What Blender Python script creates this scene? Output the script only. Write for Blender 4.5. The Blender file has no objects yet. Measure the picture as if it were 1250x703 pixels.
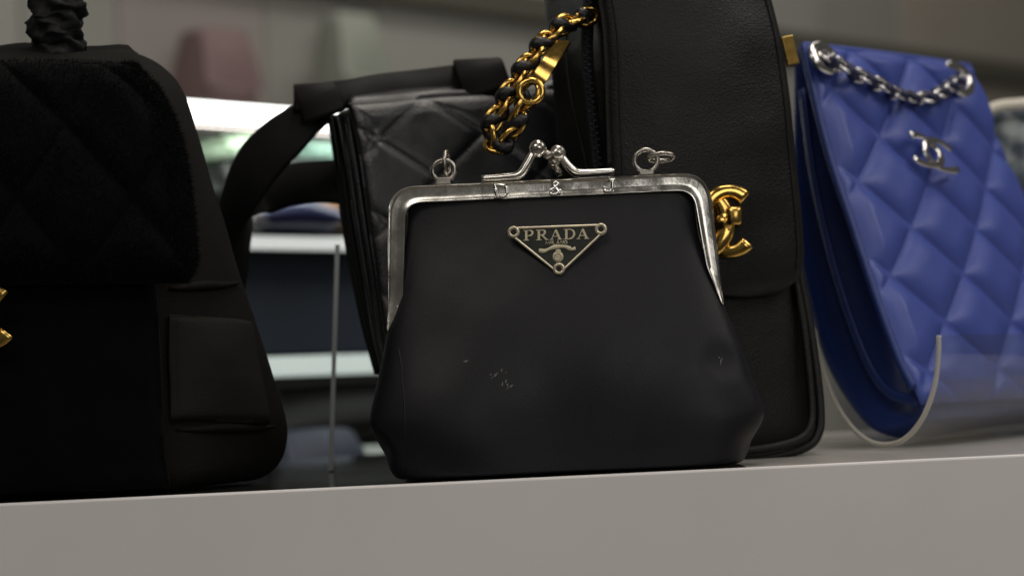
import bpy, bmesh, math, random
from mathutils import Vector, Matrix, noise

random.seed(7)
sc = bpy.context.scene
COL = sc.collection
rad = math.radians

# ------------------------------------------------------------------ camera
F_PX = 2430.6                       # 70 mm on a 36 mm sensor, 1250 px wide
CAM = Vector((0.0, -0.92, 0.0414))
PITCH = math.atan((470 - 351.5) / F_PX)
ROLL = rad(2.75)
FWD = Vector((0, math.cos(PITCH), math.sin(PITCH)))
UP0 = Vector((0, -math.sin(PITCH), math.cos(PITCH)))
RT0 = Vector((1, 0, 0))
UPV = math.cos(ROLL) * UP0 + math.sin(ROLL) * RT0
RTV = math.cos(ROLL) * RT0 - math.sin(ROLL) * UP0
cd = bpy.data.cameras.new("camera")
cam = bpy.data.objects.new("camera", cd)
COL.objects.link(cam)
M = Matrix((RTV, UPV, -FWD)).transposed().to_4x4()
M.translation = CAM
cam.matrix_world = M
cd.lens = 70
cd.sensor_width = 36
cd.clip_start = 0.02
cd.clip_end = 60
cd.dof.use_dof = True
cd.dof.focus_distance = 0.905
cd.dof.aperture_fstop = 7.0
sc.camera = cam

# ------------------------------------------------------------------ light
w = bpy.data.worlds.new("World")
sc.world = w
w.use_nodes = True
w.node_tree.nodes["Background"].inputs[0].default_value = (1.0, 0.95, 0.88, 1)
w.node_tree.nodes["Background"].inputs[1].default_value = 0.065


def area(name, loc, target, sx, sy, power, col):
    l = bpy.data.lights.new(name, 'AREA')
    l.shape = 'RECTANGLE'
    l.size, l.size_y = sx, sy
    l.energy = power
    l.color = col
    o = bpy.data.objects.new(name, l)
    COL.objects.link(o)
    o.location = loc
    d = Vector(target) - Vector(loc)
    o.rotation_euler = d.to_track_quat('-Z', 'Y').to_euler()
    return o


area("ceiling_light", (0.25, 0.05, 1.75), (0.1, 0.02, 0.0), 1.3, 0.5, 13, (1.0, 0.93, 0.84))
area("shop_light", (-0.9, -1.9, 1.9), (0, 0, 0.05), 1.6, 0.8, 17, (1.0, 0.93, 0.86))
area("side_light", (1.5, -0.45, 1.5), (0.25, 0.15, 0.1), 1.3, 0.9, 15, (1.0, 0.95, 0.9))
area("aisle_light", (0.8, 2.2, 2.6), (0.3, 3.4, 0.5), 1.6, 0.6, 23, (1.0, 0.95, 0.86))

area("metal_reflection_fill", (1.3, -3.6, 0.9), (0, 0, 0.1), 1.6, 1.2, 17, (1.0, 0.97, 0.93))  # added light behind the camera for the flat metal faces to reflect

sc.view_settings.view_transform = 'Standard'
sc.view_settings.look = 'None'
sc.view_settings.exposure = -0.32
sc.view_settings.gamma = 1.0

# ------------------------------------------------------------------ pixel helpers


def ray(px, py):
    return (FWD * F_PX + RTV * (px - 625) - UPV * (py - 351.5)).normalized()


def W(px, py, Y):
    d = ray(px, py)
    return CAM + d * ((Y - CAM.y) / d.y)


BG_A = rad(44)
BG_D = Vector((math.cos(BG_A), math.sin(BG_A), 0))
BG_N = Vector((-math.sin(BG_A), math.cos(BG_A), 0))


def BG(px, py, dist):
    """point on the yawed plane of the back cabinet, dist metres along the middle view line"""
    p0 = CAM + Vector((0, dist, 0))
    d = ray(px, py)
    return CAM + d * ((p0 - CAM).dot(BG_N) / d.dot(BG_N))


def catmull(pts, per=8, closed=False):
    P = [Vector(p) for p in pts]
    n = len(P)
    out = []
    rng = n if closed else n - 1
    for i in range(rng):
        if closed:
            a, b, c, d = P[(i - 1) % n], P[i], P[(i + 1) % n], P[(i + 2) % n]
        else:
            b, c = P[i], P[i + 1]
            a = P[i - 1] if i > 0 else b * 2 - c
            d = P[i + 2] if i + 2 < n else c * 2 - b
        for k in range(per):
            t = k / per
            out.append(0.5 * (2 * b + (c - a) * t + (2 * a - 5 * b + 4 * c - d) * t * t + (3 * b - a - 3 * c + d) * t ** 3))
    if not closed:
        out.append(P[-1].copy())
    return out


def resample(pts, ts):
    L = [0]
    for i in range(1, len(pts)):
        L.append(L[-1] + (pts[i] - pts[i - 1]).length)
    out = []
    j = 0
    for t in ts:
        s = t * L[-1]
        while j < len(pts) - 2 and L[j + 1] < s:
            j += 1
        seg = L[j + 1] - L[j]
        k = 0 if seg < 1e-12 else (s - L[j]) / seg
        out.append(pts[j].lerp(pts[j + 1], min(1, max(0, k))))
    return out


def curve3(pxs, Ya, Yb=None, smooth=True, per=8):
    """pixel polyline -> 3-D polyline; Y runs from Ya to Yb down the list"""
    Yb = Ya if Yb is None else Yb
    n = len(pxs)
    pts = []
    for i, p in enumerate(pxs):
        Y = p[2] if len(p) > 2 else Ya + (Yb - Ya) * i / (n - 1)
        pts.append(W(p[0], p[1], Y))
    return catmull(pts, per) if smooth else pts


# ------------------------------------------------------------------ object helpers
ORG = {}


def link(o, parent=None):
    COL.objects.link(o)
    if parent:
        o.parent = parent
    return o


def root_of(o):
    while o.parent:
        o = o.parent
    return o


def thing(name, label, cat, loc, group=None):
    o = bpy.data.objects.new(name, None)
    o.empty_display_size = 0.02
    o.location = loc
    link(o)
    o['label'] = label
    o['category'] = cat
    if group:
        o['group'] = group
    ORG[o.name] = Vector(loc)
    return o


class MB:
    def __init__(s):
        s.v, s.f = [], []

    def add(s, v, f):
        b = len(s.v)
        s.v += [Vector(p) for p in v]
        s.f += [[i + b for i in q] for q in f]
        return s

    def mesh(s, name, org=Vector((0, 0, 0)), smooth=True, recalc=True):
        me = bpy.data.meshes.new(name)
        me.from_pydata([tuple(p - org) for p in s.v], [], s.f)
        if recalc:
            bm = bmesh.new()
            bm.from_mesh(me)
            bmesh.ops.recalc_face_normals(bm, faces=bm.faces)
            bm.to_mesh(me)
            bm.free()
        if smooth:
            me.polygons.foreach_set('use_smooth', [True] * len(me.polygons))
        me.update()
        return me

    def build(s, name, mat, parent=None, smooth=True, auto=None, bevel=0, subsurf=0):
        org = ORG.get(root_of(parent).name, Vector((0, 0, 0))) if parent else Vector((0, 0, 0))
        me = s.mesh(name, org, smooth)
        me.materials.append(mat)
        o = bpy.data.objects.new(name, me)
        link(o, parent)
        if bevel:
            m = o.modifiers.new('bev', 'BEVEL')
            m.width = bevel
            m.segments = 2
            m.limit_method = 'ANGLE'
            m.angle_limit = rad(35)
        if subsurf:
            m = o.modifiers.new('sub', 'SUBSURF')
            m.levels = m.render_levels = subsurf
        if auto is not None:
            bm = bmesh.new()
            bm.from_mesh(me)
            for e in bm.edges:
                if len(e.link_faces) == 2 and e.calc_face_angle(0) > rad(auto):
                    e.smooth = False
            bm.to_mesh(me)
            bm.free()
        return o

    # ---- shapes
    def box(s, c, ax, ay, az):
        c, ax, ay, az = map(Vector, (c, ax, ay, az))
        v = [c + ax * i + ay * j + az * k for k in (-1, 1) for j in (-1, 1) for i in (-1, 1)]
        return s.add(v, [(0, 2, 3, 1), (4, 5, 7, 6), (0, 1, 5, 4), (2, 6, 7, 3), (0, 4, 6, 2), (1, 3, 7, 5)])

    def tube(s, pts, r, n=10, closed=False, flat=None, squash=1.0, cap=True):
        """round (or squashed) tube; r may be a list; flat = vector giving the squash axis"""
        P = [Vector(p) for p in pts]
        m = len(P)
        v, f = [], []
        prev = None
        for i, p in enumerate(P):
            a = P[(i - 1) % m] if (closed or i > 0) else p
            b = P[(i + 1) % m] if (closed or i < m - 1) else p
            t = (b - a).normalized()
            if flat is not None:
                e1 = Vector(flat) - t * t.dot(Vector(flat))
                e1.normalize()
            else:
                if prev is None:
                    h = Vector((0, 0, 1)) if abs(t.z) < 0.9 else Vector((0, 1, 0))
                    e1 = (h - t * t.dot(h)).normalized()
                else:
                    e1 = (prev - t * t.dot(prev)).normalized()
                prev = e1
            e2 = t.cross(e1)
            rr = r[i] if isinstance(r, (list, tuple)) else r
            for k in range(n):
                an = 2 * math.pi * k / n
                v.append(p + e1 * (rr * squash * math.cos(an)) + e2 * (rr * math.sin(an)))
        rows = m if closed else m - 1
        for i in range(rows):
            for k in range(n):
                i2 = (i + 1) % m
                f.append((i * n + k, i * n + (k + 1) % n, i2 * n + (k + 1) % n, i2 * n + k))
        if not closed and cap:
            f.append(tuple(range(n))[::-1])
            f.append(tuple((m - 1) * n + k for k in range(n)))
        return s.add(v, f)

    def ring(s, c, a, b, r, n=28, k=8, squash=1.0):
        """torus in the plane of vectors a, b (their lengths are the radii)"""
        c, a, b = Vector(c), Vector(a), Vector(b)
        pts = [c + a * math.cos(2 * math.pi * i / n) + b * math.sin(2 * math.pi * i / n) for i in range(n)]
        return s.tube(pts, r, k, True, flat=a.cross(b), squash=squash)

    def ball(s, c, r, n=14, m=10, sc_=(1, 1, 1)):
        c = Vector(c)
        v, f = [], []
        v.append(c + Vector((0, 0, r * sc_[2])))
        for i in range(1, m):
            th = math.pi * i / m
            for j in range(n):
                ph = 2 * math.pi * j / n
                v.append(c + Vector((r * math.sin(th) * math.cos(ph) * sc_[0], r * math.sin(th) * math.sin(ph) * sc_[1], r * math.cos(th) * sc_[2])))
        v.append(c - Vector((0, 0, r * sc_[2])))
        for j in range(n):
            f.append((0, 1 + j, 1 + (j + 1) % n))
            f.append((len(v) - 1, 1 + (m - 2) * n + (j + 1) % n, 1 + (m - 2) * n + j))
        for i in range(m - 2):
            for j in range(n):
                a = 1 + i * n
                f.append((a + j, a + n + j, a + n + (j + 1) % n, a + (j + 1) % n))
        return s.add(v, f)

    def prism(s, front, back):
        n = len(front)
        f = [tuple(range(n)), tuple(range(2 * n - 1, n - 1, -1))]
        for i in range(n):
            f.append((i, i + n, (i + 1) % n + n, (i + 1) % n))
        return s.add(list(front) + list(back), f)

    def boxloft(s, FL, FR, BR, BL, nv=60, nu=40, nd=16, p=6, bulge=0.0, side=0.0, r0=0.006, r1=0.006, rough=0.0, bulge_fn=None, skew=0.0):
        """solid bag body lofted between four edge curves (top to bottom)"""
        ts = [0.5 - 0.5 * math.cos(math.pi * i / nv) for i in range(nv + 1)]
        FL, FR, BR, BL = (resample(c, ts) for c in (FL, FR, BR, BL))
        per = []
        for i in range(nu):
            per.append((-1 + 2 * i / nu, -1))
        for i in range(nd):
            per.append((1, -1 + 2 * i / nd))
        for i in range(nu):
            per.append((1 - 2 * i / nu, 1))
        for i in range(nd):
            per.append((-1, 1 - 2 * i / nd))
        n = len(per)
        H = (FL[-1] - FL[0]).length
        v = []
        for i in range(nv + 1):
            a, b, c, d = FL[i], FR[i], BR[i], BL[i]
            ctr = (a + b + c + d) / 4
            t = ts[i]
            e0, e1 = t * H, (1 - t) * H
            ins = 0.0
            if e0 < r0:
                ins = r0 - math.sqrt(max(0, r0 * r0 - (r0 - e0) ** 2))
            if e1 < r1:
                ins = max(ins, r1 - math.sqrt(max(0, r1 * r1 - (r1 - e1) ** 2)))
            nf = (b - a).cross(Vector((0, 0, 1))).normalized()      # outward front
            ns = (a - d).cross(Vector((0, 0, 1))).normalized()      # outward left
            g = math.sin(math.pi * min(1, max(0, t))) ** 0.7
            if bulge_fn:
                g = bulge_fn(t)
            for (x, y) in per:
                k = 1 / (abs(x) ** p + abs(y) ** p) ** (1 / p)
                x2, y2 = x * k, y * k
                q = (a * (1 - x2) + b * (1 + x2)) * 0.25 * (1 - y2) + (d * (1 - x2) + c * (1 + x2)) * 0.25 * (1 + y2)
                fb = -y2
                q = q + nf * (bulge * g * (1 - x2 * x2) * fb)
                q = q + ns * (side * g * (1 - y2 * y2) * (1 - skew * y2) * (-x2))
                if ins:
                    dv = ctr - q
                    dv.z = 0
                    if dv.length > 1e-6:
                        q = q + dv.normalized() * min(ins, dv.length * 0.95)
                if rough:
                    q = q + nf * rough * noise.noise(q * 28) * fb + ns * rough * 0.7 * noise.noise(q * 30 + Vector((5, 1, 2)))
                v.append(q)
        f = []
        for i in range(nv):
            for k in range(n):
                f.append((i * n + k, i * n + (k + 1) % n, (i + 1) * n + (k + 1) % n, (i + 1) * n + k))
        f.append(tuple(range(n)))
        f.append(tuple(nv * n + k for k in range(n))[::-1])
        return s.add(v, f)

    def sheet(s, L, R, nu=60, nv=60, thick=0.003, edge=0.004, bow=0.0, quilt=None, rough=0.0, bow_fn=None):
        """padded panel between a left and a right edge curve; quilt = (cells across, cells down, depth, shift)"""
        ts = [i / nv for i in range(nv + 1)]
        L, R = resample(L, ts), resample(R, ts)
        H = sum((L[i + 1] - L[i]).length for i in range(nv))
        base = []
        for i in range(nv + 1):
            row = []
            for j in range(nu + 1):
                u = j / nu
                row.append(L[i].lerp(R[i], u))
            base.append(row)
        fr, bk = [], []
        for i in range(nv + 1):
            for j in range(nu + 1):
                i0, i1, j0, j1 = max(0, i - 1), min(nv, i + 1), max(0, j - 1), min(nu, j + 1)
                du = base[i][j1] - base[i][j0]
                if du.length < 1e-5:
                    du = R[nv // 2] - L[nv // 2]
                dv = base[i1][j] - base[i0][j]
                nr = dv.cross(du)
                if nr.length < 1e-9:
                    nr = Vector((0, -1, 0))
                nr.normalize()
                if nr.y > 0:
                    nr = -nr
                u, t = j / nu, i / nv
                wd = (R[i] - L[i]).length
                e = min(u * wd, (1 - u) * wd, t * H, (1 - t) * H)
                k = min(1, e / edge)
                h = thick * math.sqrt(max(0, 1 - (1 - k) ** 2))
                b = base[i][j] + nr * bow * (bow_fn(u, t) if bow_fn else math.sin(math.pi * u) * (0.3 + 0.7 * math.sin(math.pi * t)))
                if quilt:
                    qa, qb, qd, sh, pw, dz = quilt
                    x, y = u * qa + sh, t * qb
                    s1, s2 = (abs((x + y) - round(x + y)) * 2, abs((x - y) - round(x - y)) * 2)
                    s1, s2 = (1 - (1 - min(1, max(0, q_ - dz) / pw)) ** 2 for q_ in (s1, s2))
                    h += qd * (s1 * s2) ** 0.62 * min(1, e / (edge * 1.6))
                if rough:
                    h += rough * noise.noise(b * 40)
                fr.append(b + nr * h)
                bk.append(b)
        n = nu + 1
        N = len(fr)
        f = []
        for i in range(nv):
            for j in range(nu):
                f.append((i * n + j, (i + 1) * n + j, (i + 1) * n + j + 1, i * n + j + 1))
                f.append((N + i * n + j, N + i * n + j + 1, N + (i + 1) * n + j + 1, N + (i + 1) * n + j))
        rim = [j for j in range(n)] + [i * n + nu for i in range(1, nv + 1)] + [nv * n + j for j in range(nu - 1, -1, -1)] + [i * n for i in range(nv - 1, 0, -1)]
        for a, b in zip(rim, rim[1:] + rim[:1]):
            f.append((a, b, N + b, N + a))
        s.add(fr + bk, f)
        s.front = fr
        return s

    def strap(s, pts, wv, width, th, per=1):
        """flat band along pts; wv = list of (or one) width direction(s)"""
        P = [Vector(p) for p in pts]
        m = len(P)
        v, f = [], []
        for i, p in enumerate(P):
            t = (P[min(i + 1, m - 1)] - P[max(i - 1, 0)]).normalized()
            wd = Vector(wv[i] if isinstance(wv, list) else wv)
            wd = (wd - t * wd.dot(t)).normalized()
            nn = t.cross(wd).normalized()
            ww = width[i] if isinstance(width, list) else width
            for (a, b) in ((-1, -.5), (-.92, -1), (.92, -1), (1, -.5), (1, .5), (.92, 1), (-.92, 1), (-1, .5)):
                v.append(p + wd * (a * ww / 2) + nn * (b * th / 2))
        for i in range(m - 1):
            for k in range(8):
                f.append((i * 8 + k, i * 8 + (k + 1) % 8, (i + 1) * 8 + (k + 1) % 8, (i + 1) * 8 + k))
        f.append(tuple(range(8))[::-1])
        f.append(tuple((m - 1) * 8 + k for k in range(8)))
        return s.add(v, f)


# ------------------------------------------------------------------ materials
def mat(name, col, rough=0.5, metal=0.0, spec=0.5, grain=0, gscale=900, gstr=0.3, var=0.0, vscale=20, rvar=0.0, sheen=0.0, coat=0.0, emit=None, trans=0.0, ior=1.5, grain_kind='voronoi', wrinkle=0.0, wscale=60, tint=(1, 1, 1)):
    m = bpy.data.materials.new(name)
    m.use_nodes = True
    nt = m.node_tree
    b = nt.nodes['Principled BSDF']
    b.inputs['Base Color'].default_value = (*col, 1)
    b.inputs['Roughness'].default_value = rough
    b.inputs['Metallic'].default_value = metal
    b.inputs['Specular IOR Level'].default_value = spec
    b.inputs['IOR'].default_value = ior
    if sheen:
        b.inputs['Sheen Weight'].default_value = sheen
        b.inputs['Sheen Roughness'].default_value = 0.4
        b.inputs['Sheen Tint'].default_value = (*tint, 1)
    if coat:
        b.inputs['Coat Weight'].default_value = coat
        b.inputs['Coat Roughness'].default_value = 0.15
    if trans:
        b.inputs['Transmission Weight'].default_value = trans
    if emit:
        b.inputs['Emission Color'].default_value = (*emit[0], 1)
        b.inputs['Emission Strength'].default_value = emit[1]
    tc = nt.nodes.new('ShaderNodeTexCoord')
    co = tc.outputs['Object']
    if var or rvar:
        n = nt.nodes.new('ShaderNodeTexNoise')
        n.inputs['Scale'].default_value = vscale
        n.inputs['Detail'].default_value = 6
        n.inputs['Roughness'].default_value = 0.62
        nt.links.new(co, n.inputs['Vector'])
        if var:
            r = nt.nodes.new('ShaderNodeMapRange')
            r.inputs['From Min'].default_value = 0.3
            r.inputs['From Max'].default_value = 0.7
            r.inputs['To Min'].default_value = 1 - var
            r.inputs['To Max'].default_value = 1 + var
            nt.links.new(n.outputs['Fac'], r.inputs['Value'])
            mx = nt.nodes.new('ShaderNodeMix')
            mx.data_type = 'RGBA'
            mx.blend_type = 'MULTIPLY'
            mx.inputs[0].default_value = 1
            mx.inputs[6].default_value = (*col, 1)
            nt.links.new(r.outputs[0], mx.inputs[7])
            nt.links.new(mx.outputs[2], b.inputs['Base Color'])
        if rvar:
            r2 = nt.nodes.new('ShaderNodeMapRange')
            r2.inputs['From Min'].default_value = 0.3
            r2.inputs['From Max'].default_value = 0.7
            r2.inputs['To Min'].default_value = max(0.03, rough - rvar)
            r2.inputs['To Max'].default_value = min(1, rough + rvar)
            nt.links.new(n.outputs['Fac'], r2.inputs['Value'])
            nt.links.new(r2.outputs[0], b.inputs['Roughness'])
    last = None
    if wrinkle:
        n2 = nt.nodes.new('ShaderNodeTexNoise')
        n2.inputs['Scale'].default_value = wscale
        n2.inputs['Detail'].default_value = 5
        n2.inputs['Distortion'].default_value = 1.2
        nt.links.new(co, n2.inputs['Vector'])
        bp = nt.nodes.new('ShaderNodeBump')
        bp.inputs['Strength'].default_value = wrinkle
        bp.inputs['Distance'].default_value = 0.002
        nt.links.new(n2.outputs['Fac'], bp.inputs['Height'])
        last = bp
    if grain:
        if grain_kind == 'voronoi':
            g = nt.nodes.new('ShaderNodeTexVoronoi')
            g.inputs['Scale'].default_value = gscale
            out = g.outputs['Distance']
        else:
            g = nt.nodes.new('ShaderNodeTexNoise')
            g.inputs['Scale'].default_value = gscale
            g.inputs['Detail'].default_value = 4
            out = g.outputs['Fac']
        nt.links.new(co, g.inputs['Vector'])
        bp = nt.nodes.new('ShaderNodeBump')
        bp.inputs['Strength'].default_value = gstr
        bp.inputs['Distance'].default_value = 0.0004 * grain
        nt.links.new(out, bp.inputs['Height'])
        if last:
            nt.links.new(last.outputs[0], bp.inputs['Normal'])
        last = bp
    if last:
        nt.links.new(last.outputs[0], b.inputs['Normal'])
    return m


LAM = mat('white_laminate', (0.86, 0.832, 0.818), 0.38, var=0.05, vscale=5, rvar=0.08, grain=1, gscale=1500, gstr=0.05, grain_kind='noise')
PURSE = mat('smooth_black_leather', (0.0086, 0.0083, 0.0108), 0.44, spec=0.34, grain=1, gscale=1600, gstr=0.09, wrinkle=0.06, wscale=22, rvar=0.08, vscale=30)
SILV = mat('worn_nickel', (0.78, 0.755, 0.69), 0.22, metal=1, var=0.13, vscale=60, rvar=0.10, wrinkle=0.05, wscale=100, grain=1, gscale=600, gstr=0.05, grain_kind='noise')
SILVD = mat('tarnished_nickel', (0.42, 0.39, 0.35), 0.3, metal=1, var=0.3, vscale=200, rvar=0.12)
BRIGHT = mat('polished_nickel', (0.86, 0.84, 0.80), 0.14, metal=1, rvar=0.05, vscale=80)
GOLD = mat('gold_plate', (0.83, 0.53, 0.14), 0.17, metal=1, rvar=0.08, vscale=150, var=0.1)
BRASS = mat('satin_gold', (0.72, 0.47, 0.13), 0.24, metal=1, rvar=0.06, vscale=150)
ENAMEL = mat('dark_olive_enamel', (0.019, 0.024, 0.015), 0.38, var=0.4, vscale=160, rvar=0.1)
PALE = mat('pale_gold_metal', (0.74, 0.66, 0.46), 0.36, metal=0.1, var=0.15, vscale=300)
RIMM = mat('antique_rim_metal', (0.76, 0.67, 0.50), 0.33, metal=0.75, var=0.2, vscale=200)
HOLE = mat('rivet_hole_black', (0.01, 0.009, 0.008), 0.6)
CAVIAR = mat('pebbled_black_leather', (0.0052, 0.0054, 0.0042), 0.48, spec=0.34, grain=2.2, gscale=1000, gstr=0.22, wrinkle=0.14, wscale=45, rvar=0.08, vscale=40)
LAMB = mat('glossy_black_lambskin', (0.0062, 0.0074, 0.0092), 0.34, spec=0.55, grain=1.2, gscale=900, gstr=0.16, wrinkle=0.06, wscale=70, rvar=0.1, vscale=60)
PLAINBLK = mat('black_strap_leather', (0.0040, 0.0040, 0.0038), 0.62, spec=0.20, wrinkle=0.1, wscale=60)
VELVET = mat('black_velvet', (0.0026, 0.0026, 0.0030), 0.95, spec=0.08, sheen=0.05, wrinkle=0.4, wscale=70)
CANVAS = mat('black_cloth', (0.0112, 0.0104, 0.0090), 0.9, spec=0.12, grain=2, gscale=1800, gstr=0.5, wrinkle=0.3, wscale=40)
FUR = mat('black_pile', (0.0035, 0.0035, 0.004), 0.8, spec=0.12)
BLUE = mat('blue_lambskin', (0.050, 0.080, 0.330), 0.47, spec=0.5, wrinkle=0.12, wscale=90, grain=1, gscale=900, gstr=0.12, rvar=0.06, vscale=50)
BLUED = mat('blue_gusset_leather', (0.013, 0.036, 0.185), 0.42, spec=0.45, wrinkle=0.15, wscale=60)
NAVY = mat('navy_strap_leather', (0.012, 0.015, 0.06), 0.4)
BLKCORD = mat('black_chain_leather', (0.008, 0.008, 0.009), 0.42, grain=1, gscale=900, gstr=0.3)
ACRY = mat('clear_acrylic', (0.97, 0.97, 0.96), 0.02, trans=1.0, ior=1.45)
ant = ACRY.node_tree
for n_ in list(ant.nodes):
    if n_.type != 'OUTPUT_MATERIAL':
        ant.nodes.remove(n_)
a_t, a_g, a_l, a_p, a_f, a_m = (ant.nodes.new(k) for k in ('ShaderNodeBsdfTransparent', 'ShaderNodeBsdfGlossy', 'ShaderNodeLayerWeight', 'ShaderNodeMath', 'ShaderNodeMath', 'ShaderNodeMixShader'))
a_t.inputs[0].default_value = (0.955, 0.965, 0.96, 1)
a_g.inputs['Roughness'].default_value = 0.04
a_l.inputs['Blend'].default_value = 0.5
a_p.operation = 'POWER'
a_p.inputs[1].default_value = 4.0
a_f.operation = 'MULTIPLY_ADD'
a_f.inputs[1].default_value = 0.6
a_f.inputs[2].default_value = 0.035
ant.links.new(a_l.outputs['Facing'], a_p.inputs[0])
ant.links.new(a_p.outputs[0], a_f.inputs[0])
ant.links.new(a_f.outputs[0], a_m.inputs[0])
ant.links.new(a_t.outputs[0], a_m.inputs[1])
ant.links.new(a_g.outputs[0], a_m.inputs[2])
ant.links.new(a_m.outputs[0], [n_ for n_ in ant.nodes if n_.type == 'OUTPUT_MATERIAL'][0].inputs[0])
ACRYE = mat('acrylic_edge', (0.80, 0.77, 0.70), 0.25, trans=0.55, ior=1.3)
GLASSE = mat('ground_glass_edge', (0.66, 0.72, 0.71), 0.35, trans=0.15, ior=1.4)
TOPG = mat('smoked_glass', (0.030, 0.031, 0.030), 0.06, spec=0.5, ior=1.5, rvar=0.03, vscale=6)
ZIP = mat('zip_tape', (0.010, 0.010, 0.016), 0.6, grain=2, gscale=1400, gstr=0.5)

# ------------------------------------------------------------------ setting: shelf
EDGE_Y = -0.034
mb = MB()
lip = EDGE_Y + 0.005
sec = [(EDGE_Y, -0.12), (EDGE_Y, 0.0), (lip, 0.0), (lip, -0.005), (0.42, -0.005), (0.42, -0.12)]
mb.prism([Vector((-0.7, y, z)) for y, z in sec], [Vector((0.8, y, z)) for y, z in sec])
shelf = mb.build('shelf', LAM, None, smooth=False, bevel=0.0010)
shelf['kind'] = 'structure'
mb = MB()
mb.box((-0.28, (lip + 0.002 + 0.418) / 2, -0.0024), (0.38, 0, 0), (0, (0.418 - lip - 0.002) / 2, 0), (0, 0, 0.0022))
mb.build('glass_top', TOPG, shelf, smooth=False, bevel=0.0004)
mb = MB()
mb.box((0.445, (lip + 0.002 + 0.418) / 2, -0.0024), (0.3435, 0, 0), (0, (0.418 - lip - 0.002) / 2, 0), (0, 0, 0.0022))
mb.build('laminate_top', mat('shade_averaged_laminate', (0.46, 0.44, 0.41), 0.22, var=0.05, vscale=6, rvar=0.06), shelf, smooth=False, bevel=0.0004)  # mid grey averages bright and shaded shelf top; shade is in the colour

# ------------------------------------------------------------------ setting: far wall and floor
WALLM = [mat('wall_paint', c, 0.6, var=0.05, vscale=3) for c in ((0.38, 0.38, 0.345), (0.40, 0.365, 0.345), (0.44, 0.44, 0.405), (0.46, 0.42, 0.36))]
WD = 4.2


def bgbox(mb, x0, x1, y0, y1, dist, depth):
    """upright box whose front face spans the pixel rectangle on the cabinet-parallel plane"""
    a, b = BG(x0, (y0 + y1) / 2, dist), BG(x1, (y0 + y1) / 2, dist)
    zt, zb = BG((x0 + x1) / 2, y0, dist).z, BG((x0 + x1) / 2, y1, dist).z
    f = [Vector((a.x, a.y, zb)), Vector((b.x, b.y, zb)), Vector((b.x, b.y, zt)), Vector((a.x, a.y, zt))]
    return mb.prism(f, [p + BG_N * depth for p in f])


c0 = BG(625, 400, WD)
mb = MB()
mb.box(c0 + BG_N * 0.06 + Vector((0, 0, 0.6)), BG_D * 4, BG_N * 0.05, (0, 0, 2.2))
wall = mb.build('wall', WALLM[0], None, smooth=False)
wall['kind'] = 'structure'
edges = [-200, 30, 150, 330, 470, 660, 1010, 1110, 1500]
tone = [2, 0, 1, 0, 2, 2, 0, 3]
for i in range(8):
    a, b = BG(edges[i], 300, WD), BG(edges[i + 1], 300, WD)
    a, b = a + BG_D * 0.0012, b - BG_D * 0.0012
    mb = MB()
    f = [Vector((a.x, a.y, -1.4)), Vector((b.x, b.y, -1.4)), Vector((b.x, b.y, 2.6)), Vector((a.x, a.y, 2.6))]
    mb.prism([p - BG_N * 0.012 for p in f], [p + BG_N * 0.008 for p in f])
    mb.build('panel', WALLM[tone[i]], wall, smooth=False, bevel=0.003)
mb = MB()
z = BG(760, 30, WD).z
mb.box(Vector((c0.x, c0.y, z)) - BG_N * 0.03, BG_D * 4, BG_N * 0.015, (0, 0, 0.028))
mb.build('rail', mat('rail_paint', (0.13, 0.13, 0.10), 0.5), wall, smooth=False, bevel=0.004)
mb = MB()
mb.box((0.5, 2.5, -1.5), (7, 5, 0), (-5, 7, 0), (0, 0, 0.05))
fl = mb.build('floor', mat('shop_floor', (0.22, 0.20, 0.18), 0.3, var=0.1, vscale=2), None, smooth=False)
fl['kind'] = 'structure'

# ------------------------------------------------------------------ back cabinet with lit shelves
CD = 1.75
LIT = mat('lit_diffuser', (0.9, 0.9, 0.9), 0.5, emit=((0.97, 1.0, 0.97), 4.5))
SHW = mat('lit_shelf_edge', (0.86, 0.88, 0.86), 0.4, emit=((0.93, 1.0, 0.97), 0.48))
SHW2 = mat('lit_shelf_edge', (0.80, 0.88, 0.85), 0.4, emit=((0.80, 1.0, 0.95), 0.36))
DKB = mat('navy_cabinet_board', (0.027, 0.040, 0.060), 0.55, var=0.2, vscale=6)
DKC = mat('dark_cabinet_board', (0.012, 0.012, 0.012), 0.6)
base = BG(420, 600, CD)
cab = thing('display_cabinet', 'dark display cabinet with a glowing white top strip behind the bags', 'cabinet', (base.x, base.y, -1.45))
mb = MB()
bgbox(mb, -260, 640, 119, 143, CD, 0.05)
mb.build('light_strip', LIT, cab, smooth=False, bevel=0.002)
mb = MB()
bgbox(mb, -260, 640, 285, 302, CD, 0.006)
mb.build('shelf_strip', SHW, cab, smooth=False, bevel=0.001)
mb = MB()
bgbox(mb, -260, 640, 285.4, 301.6, CD + 0.0065, 0.33)
mb.build('shelf_board', DKC, cab, smooth=False, bevel=0.002)
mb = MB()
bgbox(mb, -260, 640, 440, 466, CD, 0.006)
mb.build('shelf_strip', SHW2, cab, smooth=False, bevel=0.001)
mb = MB()
bgbox(mb, -260, 640, 440.5, 465.5, CD + 0.0065, 0.33)
mb.build('shelf_board', DKC, cab, smooth=False, bevel=0.002)
mb = MB()
bgbox(mb, -260, 640, 303.5, 438.5, CD + 0.06, 0.02)
mb.build('drawer_front', DKB, cab, smooth=False, bevel=0.002)
mb = MB()
bgbox(mb, -260, 640, 150, 2000, CD + 0.52, 0.02)
mb.build('back_panel', DKC, cab, smooth=False)
mb = MB()
bgbox(mb, -260, 640, 145, 151, CD + 0.004, 0.36)
mb.build('top_board', mat('mauve_fascia', (0.20, 0.16, 0.16), 0.5), cab, smooth=False)
mb = MB()
bgbox(mb, -260, 640, 640, 690, CD, 0.34)
mb.build('bottom_board', DKC, cab, smooth=False)
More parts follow.
